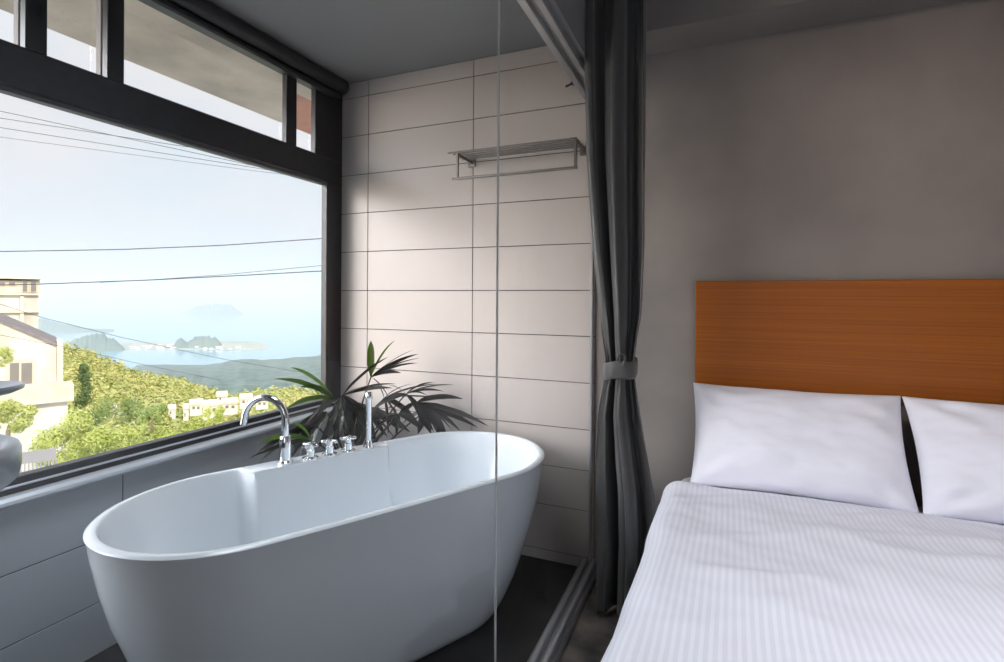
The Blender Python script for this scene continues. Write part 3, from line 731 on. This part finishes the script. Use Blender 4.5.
# ------------------------------------------------------------------ outside: trees
def crown_mesh(m, c, rx, rz, n, leaf, rr, cone=False, clumps=9):
    cl = []
    for _ in range(clumps):
        a = rr.uniform(0, 2 * PI); h = rr.uniform(-1, 1)
        if cone:
            h = rr.uniform(-1, .95); q = (1 - (h + 1) / 2) ** .8 * rr.uniform(.3, .8); cl.append((Vector((math.cos(a) * rx * q, math.sin(a) * rx * q, h * rz)), rx * (.20 + .30 * (1 - (h + 1) / 2))))
        else:
            q = math.sqrt(max(0, 1 - h * h)) * rr.uniform(.35, .8); cl.append((Vector((math.cos(a) * rx * q, math.sin(a) * rx * q, h * rz * .7)), min(rx, rz) * rr.uniform(.32, .5)))
    for i in range(n):
        cc, cr = cl[i % clumps]
        d = Vector((rr.gauss(0, 1), rr.gauss(0, 1), rr.gauss(0, 1))).normalized()
        p = c + cc + d * cr * rr.uniform(.55, 1.05)
        nr = (d + Vector((rr.uniform(-.8, .8), rr.uniform(-.8, .8), rr.uniform(-.4, .9)))).normalized()
        t = nr.cross(Vector((rr.uniform(-1, 1), rr.uniform(-1, 1), rr.uniform(-1, 1)))).normalized(); b = nr.cross(t)
        s = leaf * rr.uniform(.6, 1.3)
        m.add([p - t * s, p - b * s * .45, p + t * s, p + b * s * .45], [(0, 1, 2, 3)])
def tree(px, ytop, ybot, wpx, dist, mt, label, cone=False, n=1400, seed=1, group='trees below the window', name='tree', leaf=None):
    top = at_depth(px, ytop, dist); bot = at_depth(px, ybot, dist); H = top.z - bot.z; rx = wpx / FOC * dist / 2
    rr = random.Random(seed)
    r = empty(name, bot, label, 'tree', group)
    m = MB(); cz = bot.z + H * (.49 if not cone else .5)
    crown_mesh(m, Vector((bot.x, bot.y, cz)), rx, H * (.46 if not cone else .48), int(n * 3), leaf or max(.045, rx * .055), rr, cone, 12 if not cone else 26)
    m.build('crown', mt, r)
    m = MB(); m.tube([bot - Vector((0, 0, 1.2)), bot + Vector((0, 0, H * .12)), bot + Vector((rx * .04, 0, H * .3))], [rx * .07 + .03, rx * .05 + .02, .015], 8); m.build('trunk', M['trunk'], r, True)
    return r
tree(83, 362, 440, 34, 30, M['tree3'], 'slender dark green conical tree standing right of the cream house', True, 2600, 11)
tree(72, 402, 478, 60, 22.3, M['tree1'], 'lime green tree below the conical tree, beside the grey railing', False, 1800, 12)
tree(112, 418, 470, 58, 22.2, M['tree1'], 'broad lime green tree just above the window sill, right of the railing', False, 2000, 13)
tree(150, 424, 470, 60, 28.5, M['tree1'], 'lime green tree above the sill, between the broad lime tree and the pale flat roofs', False, 1800, 14)
tree(196, 418, 462, 64, 32, M['tree1'], 'rounded lime green tree above the sill, below the pale flat roofs', False, 1800, 15)
tree(236, 428, 456, 50, 36, M['tree1'], 'low lime green tree near the gooseneck spout seen through the window', False, 1300, 16)
tree(50, 428, 475, 40, 22.6, M['tree2'], 'mid green tree in front of the cream house terrace', False, 1300, 17)
tree(116, 392, 432, 40, 48, M['tree2'], 'mid green tree on the slope right of the conical tree', False, 1300, 18)
tree(8, 398, 436, 58, 20, M['tree1'], 'lime green shrub in front of the cream house wall', False, 1500, 19)
tree(-2, 338, 372, 22, 22, M['tree1'], 'small yellow-green tree at the far left edge before the cream house', False, 700, 20)
tree(152, 402, 424, 34, 70, M['tree2'], 'small green tree on the slope above the pale flat roofs', False, 900, 21)
tree(214, 405, 424, 30, 75, M['tree1'], 'small lime tree between the pale flat roofs and the spout', False, 800, 22)
# the wooded slope itself: far too many crowns to count
m = MB(); k = 0
ico = []
import bmesh
bm = bmesh.new(); bmesh.ops.create_icosphere(bm, subdivisions=2, radius=1); iv = [v.co.copy() for v in bm.verts]; iF = [tuple(v.index for v in f.verts) for f in bm.faces]; bm.free()
while k < 1500:
    x = rnd.uniform(50, 345); t = rnd.uniform(.38, 1.0) ** .8
    if t > 1: continue
    p, d = slope_pt(x, t)
    yy = 505 + (interp(SLOPE, x) - 505) * t ** .8
    clear = (186 < x < 262 and 399 < yy < 424) or (100 < x < 142 and 408 < yy < 424)
    if clear and rnd.random() < .8: continue
    if any(abs(x - hx) < 9 and abs(math.log(d / hd)) < .12 for hx, hd in ((196, 120), (211, 95), (230, 130), (110, 110), (128, 95), (172, 120), (246, 150), (186, 100), (222, 170), (262, 150))): continue
    s = rnd.uniform(.010, .018) * d * (.8 if t > .8 else 1); sd = rnd.uniform(0, 99)
    rf = random.Random(int(sd * 1000))
    for _ in range(56):
        dv_ = Vector((rf.gauss(0, 1), rf.gauss(0, 1), rf.gauss(0, 1))).normalized()
        if dv_.z < -.4: continue
        q = p + Vector((dv_.x, dv_.y, dv_.z * .85 + .3)) * s * rf.uniform(.75, 1.1)
        nr = (dv_ + Vector((rf.uniform(-.6, .6), rf.uniform(-.6, .6), rf.uniform(-.2, .7)))).normalized()
        t_ = nr.cross(Vector((rf.uniform(-1, 1), rf.uniform(-1, 1), rf.uniform(-1, 1)))).normalized(); b_ = nr.cross(t_); ls = s * rf.uniform(.16, .34)
        m.add([q - t_ * ls, q - b_ * ls * .6, q + t_ * ls, q + b_ * ls * .6], [(0, 1, 2, 3)])
    k += 1
tag(m.build('forest', M['forest'], None, False), 'sunlit yellow-green woodland covering the slope towards the bay', 'forest', kind='stuff')

# ------------------------------------------------------------------ outside: houses
def facade_frame(px, py, d):
    o = at_depth(px, py, d); n = Vector((EYE.x - o.x, EYE.y - o.y, 0)).normalized(); ex = UP.cross(n).normalized(); return o, n, ex
def fbox(o, n, ex, x0, y0, x1, y1, t0, t1):
    """box on a facade between two picture corners, from t0 to t1 in front of it"""
    a, b = on_plane(x0, y0, o, n), on_plane(x1, y1, o, n); c = Vector((b.x, b.y, a.z)); e = Vector((a.x, a.y, b.z))
    return poly_prism([p + n * t1 for p in (a, e, b, c)], -n * (t1 - t0))
# cream gabled house
o, n, ex = facade_frame(30, 380, 26)
h = empty('gabled_house', on_plane(30, 470, o, n), 'cream rendered house with a sloping dark roof edge, left of the conical tree', 'house')
P = lambda x, y: on_plane(x, y, o, n)
b_ = poly_prism([P(-70, 292), P(-70, 480), P(62, 480), P(62, 347)], -n * 7).build('wall', M['cream'], h); fix_normals(b_)
b_ = poly_prism([P(-72, 288) + n * .12, P(-72, 291) + n * .12, P(61, 348) + n * .12, P(61, 345) + n * .12], -n * 7.4).build('roof', M['roofdark'], h); fix_normals(b_)
b_ = poly_prism([P(57, 340) + n * .2, P(57, 388) + n * .2, P(63, 388) + n * .2, P(63, 340) + n * .2], -n * 1.2).build('pier', M['cream'], h); fix_normals(b_)
for (x0, y0, x1, y1) in ((8, 360, 34, 386),):
    fr = fbox(o, n, ex, x0, y0, x1, y1, -.02, .10).build('window', M['winframe'], h); fix_normals(fr)
    for (a, b) in ((x0 + 2, x0 + 11), (x0 + 13.5, x1 - 2)):
        q = fbox(o, n, ex, a, y0 + 3, b, y1 - 3, .09, .12).build('pane', M['darkpane'], fr); fix_normals(q)
b_ = fbox(o, n, ex, -20, 388, 72, 396, 0, 1.6).build('terrace_slab', M['cream'], h); fix_normals(b_)
b_ = fbox(o, n, ex, -20, 396, 66, 480, 0, 1.2).build('lower_wall', M['oldconc'], h); fix_normals(b_)
# taller weathered block behind it
o, n, ex = facade_frame(15, 300, 42)
P = lambda x, y: on_plane(x, y, o, n)
h = empty('apartment_block', on_plane(10, 400, o, n), 'weathered flat-roofed concrete block rising behind the cream house', 'building')
b_ = poly_prism([P(-60, 284), P(-60, 460), P(38.5, 460), P(38.5, 292)], -n * 9).build('wall', M['oldconc'], h); fix_normals(b_)
b_ = fbox(o, n, ex, -60, 275.5, 41, 279.5, -9.5, .5).build('roof', M['oldconc'], h); fix_normals(b_)
b_ = fbox(o, n, ex, -60, 279, 40, 293, -9, .05).build('upper_wall', M['cream'], h); fix_normals(b_)
for (x0, y0, x1, y1) in ((22, 280.5, 28, 292), (30, 280.5, 37, 292), (-2, 281, 6, 286), (8, 281, 16, 286)):
    fr = fbox(o, n, ex, x0, y0, x1, y1, -.02, .12).build('window', M['winframe'], h); fix_normals(fr)
    q = fbox(o, n, ex, x0 + .9, y0 + .9, x1 - .9, y1 - .6, .11, .15).build('pane', M['darkpane'], fr); fix_normals(q)
for (x0, x1, y) in ((-60, 41, 293), (-60, 40, 310)):
    b_ = fbox(o, n, ex, x0, y, x1, y + 2.2, 0, .35).build('ledge', M['cream'], h); fix_normals(b_)
b_ = fbox(o, n, ex, 20, 296, 24, 330, 0, .2).build('drainpipe', M['oldconc'], h); fix_normals(b_)
# railing
o, n, ex = facade_frame(38, 462, 21)
rl = empty('railing', on_plane(38, 480, o, n), 'pale grey vertical-bar railing below the cream house, above the window sill', 'railing')
b_ = fbox(o, n, ex, -10, 457, 56, 458.8, 0, .06).build('top_rail', M['railing'], rl); fix_normals(b_)
b_ = fbox(o, n, ex, -10, 477, 56, 478.5, 0, .06).build('bottom_rail', M['railing'], rl); fix_normals(b_)
for x in range(-8, 57, 4):
    b_ = fbox(o, n, ex, x, 458, x + 1.5, 486, .01, .05).build('bar', M['railing'], rl); fix_normals(b_)
# small pale buildings on the slope
spots = [(196, 408, 12, 7, 120, 'pale flat-roofed house in the clearing, leftmost of the three in a row'), (211, 410, 16, 9, 95, 'pale flat-roofed house in the clearing, widest and middle of the three in a row'),
         (230, 407, 15, 7, 130, 'pale flat-roofed house in the clearing, rightmost of the three in a row'), (110, 413, 12, 7, 110, 'pale house beside the conical tree on the wooded slope'),
         (128, 417, 14, 6, 95, 'low pale house in the trees right of the house by the conical tree'), (172, 413, 7, 6, 120, 'small pale house left of the row of flat-roofed houses'),
         (246, 402, 12, 6, 150, 'pale house higher up the slope right of the row, nearest the spout'), (186, 415, 5, 12, 100, 'tall narrow pale house in front of the row of flat-roofed houses'),
         (222, 399, 10, 5, 170, 'small pale house above the row of flat-roofed houses'), (262, 404, 12, 5, 150, 'pale house on the slope behind the top of the spout')]
for x, y, w, hpx, d, lab in spots:
    o, n, ex = facade_frame(x, y, d)
    h = empty('slope_house', on_plane(x, y + hpx / 2, o, n), lab, 'house', 'pale houses on the slope')
    b_ = fbox(o, n, ex, x - w / 2, y - hpx / 2, x + w / 2, y + hpx, -d * .04, 0).build('wall', M['housewall'], h); fix_normals(b_)
    b_ = fbox(o, n, ex, x - w / 2 - .7, y - hpx / 2 - 1.5, x + w / 2 + .7, y - hpx / 2, -d * .043, d * .002).build('roof', M['houseroof'], h); fix_normals(b_)
    for q in range(1 if w < 8 else 2):
        xa = x - w / 2 + w * (.2 + .4 * q)
        b2 = fbox(o, n, ex, xa, y - hpx * .2, xa + w * .2, y + hpx * .15, -.02, d * .0008).build('window', M['darkpane'], h); fix_normals(b2)

# ------------------------------------------------------------------ power lines
def wire(pts, d0, d1, r, label):
    m = MB(); n = 24; x0, x1 = pts[0][0], pts[-1][0]; path = []
    for i in range(n + 1):
        x = x0 + (x1 - x0) * i / n; path.append(at_depth(x, interp(pts, x), d0 + (d1 - d0) * i / n))
    m.tube(path, r, 6)
    tag(m.build('power_line', M['wire'], None, True), label, 'cable', 'power lines outside the window')
wire([(-80, 94), (0, 111), (220, 158.4), (380, 193)], 11, 13, .007, 'thin power line, topmost of the four close together high in the sky')
wire([(-80, 106), (0, 118), (163, 143.2), (380, 176)], 11.3, 13.3, .007, 'thin power line, second from the top of the four high in the sky')
wire([(-80, 114.5), (0, 127.5), (250, 167), (380, 188)], 11.6, 13.6, .007, 'thin power line, third from the top of the four high in the sky')
wire([(-80, 126), (0, 137), (256, 171), (380, 186)], 11.9, 13.9, .005, 'faint power line, lowest of the four close together high in the sky')
wire([(-80, 251), (0, 251.5), (120, 249.5), (220, 245.5), (322, 238.5), (420, 231)], 12, 13, .012, 'dark power line crossing the middle of the sky by itself')
wire([(-80, 287), (0, 285), (42, 284), (150, 280), (240, 275.5), (322, 271), (420, 265)], 12, 13, .013, 'dark power line just above the sea horizon')
wire([(100, 282.5), (155, 279.5), (220, 275), (322, 265.5), (420, 256)], 12.3, 13.2, .007, 'thin power line joining the darker one just above the horizon')
wire([(-60, 288), (0, 304), (40, 317), (120, 337), (180, 350), (228, 360), (300, 372)], 10, 16, .006, 'thin power line slanting down across the headland')
wire([(-60, 325), (0, 335), (60, 346), (110, 357), (150, 366), (220, 380)], 10, 16, .005, 'thin power line slanting down across the wall of the cream house')

# ------------------------------------------------------------------ haze over the bay
m = MB()
a0, a1 = EYE + ray(-700, 297) * 620, EYE + ray(900, 297) * 620
b0, b1 = EYE + ray(-700, 297) * 16000, EYE + ray(900, 297) * 16000
Z0, Z1 = SEA - 5, 260
vs = [(p.x, p.y, z) for z in (Z0, Z1) for p in (a0, a1, b1, b0)]
m.add(vs, [(3, 2, 1, 0), (4, 5, 6, 7), (0, 1, 5, 4), (1, 2, 6, 5), (2, 3, 7, 6), (3, 0, 4, 7)])
hm = bpy.data.materials.new('sea_haze'); hm.use_nodes = True; N = hm.node_tree.nodes; N.remove(N['Principled BSDF'])
vsn = N.new('ShaderNodeVolumePrincipled'); vsn.inputs['Color'].default_value = (.66, .705, .74, 1); vsn.inputs['Density'].default_value = 2.2e-4; vsn.inputs['Anisotropy'].default_value = 0
vsn.inputs['Absorption Color'].default_value = (0, 0, 0, 1)
hm.node_tree.links.new(vsn.outputs[0], N['Material Output'].inputs['Volume'])
hz = tag(m.build('haze', hm), 'pale blue haze hanging over the bay and islands', 'haze', kind='stuff'); fix_normals(hz)

# ------------------------------------------------------------------ light
SUN = Vector((.80, -.22, .56)).normalized()
sd = bpy.data.lights.new('sun', 'SUN'); sd.energy = 4.6; sd.angle = math.radians(2); sd.color = (1, .95, .86)
so = bpy.data.objects.new('sun', sd); C.objects.link(so); so.rotation_euler = SUN.to_track_quat('Z', 'Y').to_euler()

w = bpy.data.worlds.new('world'); bpy.context.scene.world = w; w.use_nodes = True
nt = w.node_tree; N = nt.nodes; L = nt.links; bg = N['Background']
tc = N.new('ShaderNodeTexCoord'); mp = N.new('ShaderNodeMapping'); mp.inputs['Scale'].default_value = (1, 1, 2.6); L.new(tc.outputs['Generated'], mp.inputs[0])
nz = N.new('ShaderNodeTexNoise'); nz.inputs['Scale'].default_value = 3.2; nz.inputs['Detail'].default_value = 6; nz.inputs['Roughness'].default_value = .55; L.new(mp.outputs[0], nz.inputs['Vector'])
cr = N.new('ShaderNodeValToRGB'); e = cr.color_ramp.elements
e[0].position = .38; e[0].color = (.83, .885, .955, 1); e[1].position = .62; e[1].color = (.93, .91, .93, 1); L.new(nz.outputs['Fac'], cr.inputs[0])
sep = N.new('ShaderNodeSeparateXYZ'); L.new(tc.outputs['Generated'], sep.inputs[0])
hr = N.new('ShaderNodeMapRange'); hr.inputs[1].default_value = 0; hr.inputs[2].default_value = .2; L.new(sep.outputs['Z'], hr.inputs[0])
mx = N.new('ShaderNodeMix'); mx.data_type = 'RGBA'; mx.inputs[6].default_value = (.80, .86, .92, 1); L.new(hr.outputs[0], mx.inputs[0]); L.new(cr.outputs[0], mx.inputs[7])
def lobe(d, lo, hi, amt):
    dt = N.new('ShaderNodeVectorMath'); dt.operation = 'DOT_PRODUCT'; dt.inputs[1].default_value = Vector(d).normalized(); L.new(tc.outputs['Generated'], dt.inputs[0])
    r = N.new('ShaderNodeMapRange'); r.interpolation_type = 'SMOOTHSTEP'; r.inputs[1].default_value = lo; r.inputs[2].default_value = hi; r.inputs[3].default_value = 0; r.inputs[4].default_value = amt
    L.new(dt.outputs['Value'], r.inputs[0]); return r.outputs[0]
l1 = lobe((.3, -.8, .5), 0, .9, .9)                # brighter sky on the far side of the house
l2 = lobe((-.66, -.70, .14), .86, .98, 6.4)          # low warm glow added to the unseen sky, lights the bath through the window
l3 = lobe((-.66, -.60, .46), .84, .98, 8.5)           # cooler added glow above it, also out of view
ad = N.new('ShaderNodeMath'); ad.operation = 'ADD'; ad.inputs[1].default_value = 1.0; L.new(l1, ad.inputs[0])
vm = N.new('ShaderNodeVectorMath'); vm.operation = 'SCALE'; L.new(mx.outputs[2], vm.inputs[0]); L.new(ad.outputs[0], vm.inputs['Scale'])
prev = vm.outputs[0]
for l, c in ((l2, (1, .80, .62)), (l3, (.82, .92, 1.08))):
    wc = N.new('ShaderNodeVectorMath'); wc.operation = 'SCALE'; wc.inputs[0].default_value = c; L.new(l, wc.inputs['Scale'])
    vs2 = N.new('ShaderNodeVectorMath'); vs2.operation = 'ADD'; L.new(prev, vs2.inputs[0]); L.new(wc.outputs[0], vs2.inputs[1]); prev = vs2.outputs[0]
L.new(vs2.outputs[0], bg.inputs['Color'])
bg.inputs['Strength'].default_value = 1.0

def area(name, loc, target, sx, sy, power, col, spread=180):
    ld = bpy.data.lights.new(name, 'AREA'); ld.shape = 'RECTANGLE'; ld.size = sx; ld.size_y = sy; ld.energy = power; ld.color = col; ld.spread = math.radians(spread)
    lo = bpy.data.objects.new(name, ld); C.objects.link(lo); lo.location = loc
    lo.rotation_euler = (Vector(loc) - Vector(target)).to_track_quat('Z', 'Y').to_euler(); return lo
area('bed_fill', (1.0, .6, 2.44), (.95, .85, 0), .9, .9, 21, (.94, .95, 1), 98)  # added fill light above the bed, no visible fitting
area('bath_fill', (-1.25, 1.15, 2.445), (-1.25, 1.15, 0), .5, 1.1, 9, (.88, .94, 1), 125)  # fill light added to lift the tub and bath walls, source unseen
ld = bpy.data.lights.new('wall_fill_spot', 'SPOT'); ld.energy = 26; ld.spot_size = math.radians(75); ld.spot_blend = 1; ld.color = (1, .80, .68); ld.shadow_soft_size = .06  # unseen warm spot, added to brighten the plaster wall above the headboard
lo = bpy.data.objects.new('wall_fill_spot', ld); C.objects.link(lo); lo.location = (.95, .9, 2.42); lo.rotation_euler = (Vector(lo.location) - Vector((.52, 2.36, 1.55))).to_track_quat('Z', 'Y').to_euler()

sc = bpy.context.scene
sc.view_settings.view_transform = 'Standard'; sc.view_settings.look = 'None'; sc.view_settings.gamma = 1; sc.view_settings.exposure = 0
sc.view_settings.use_curve_mapping = False
sc.cycles.use_denoising = True
sc.cycles.max_bounces = 10; sc.cycles.diffuse_bounces = 5; sc.cycles.glossy_bounces = 4; sc.cycles.transparent_max_bounces = 16; sc.cycles.volume_bounces = 1
sc.cycles.sample_clamp_indirect = 6; sc.cycles.caustics_reflective = False; sc.cycles.caustics_refractive = False
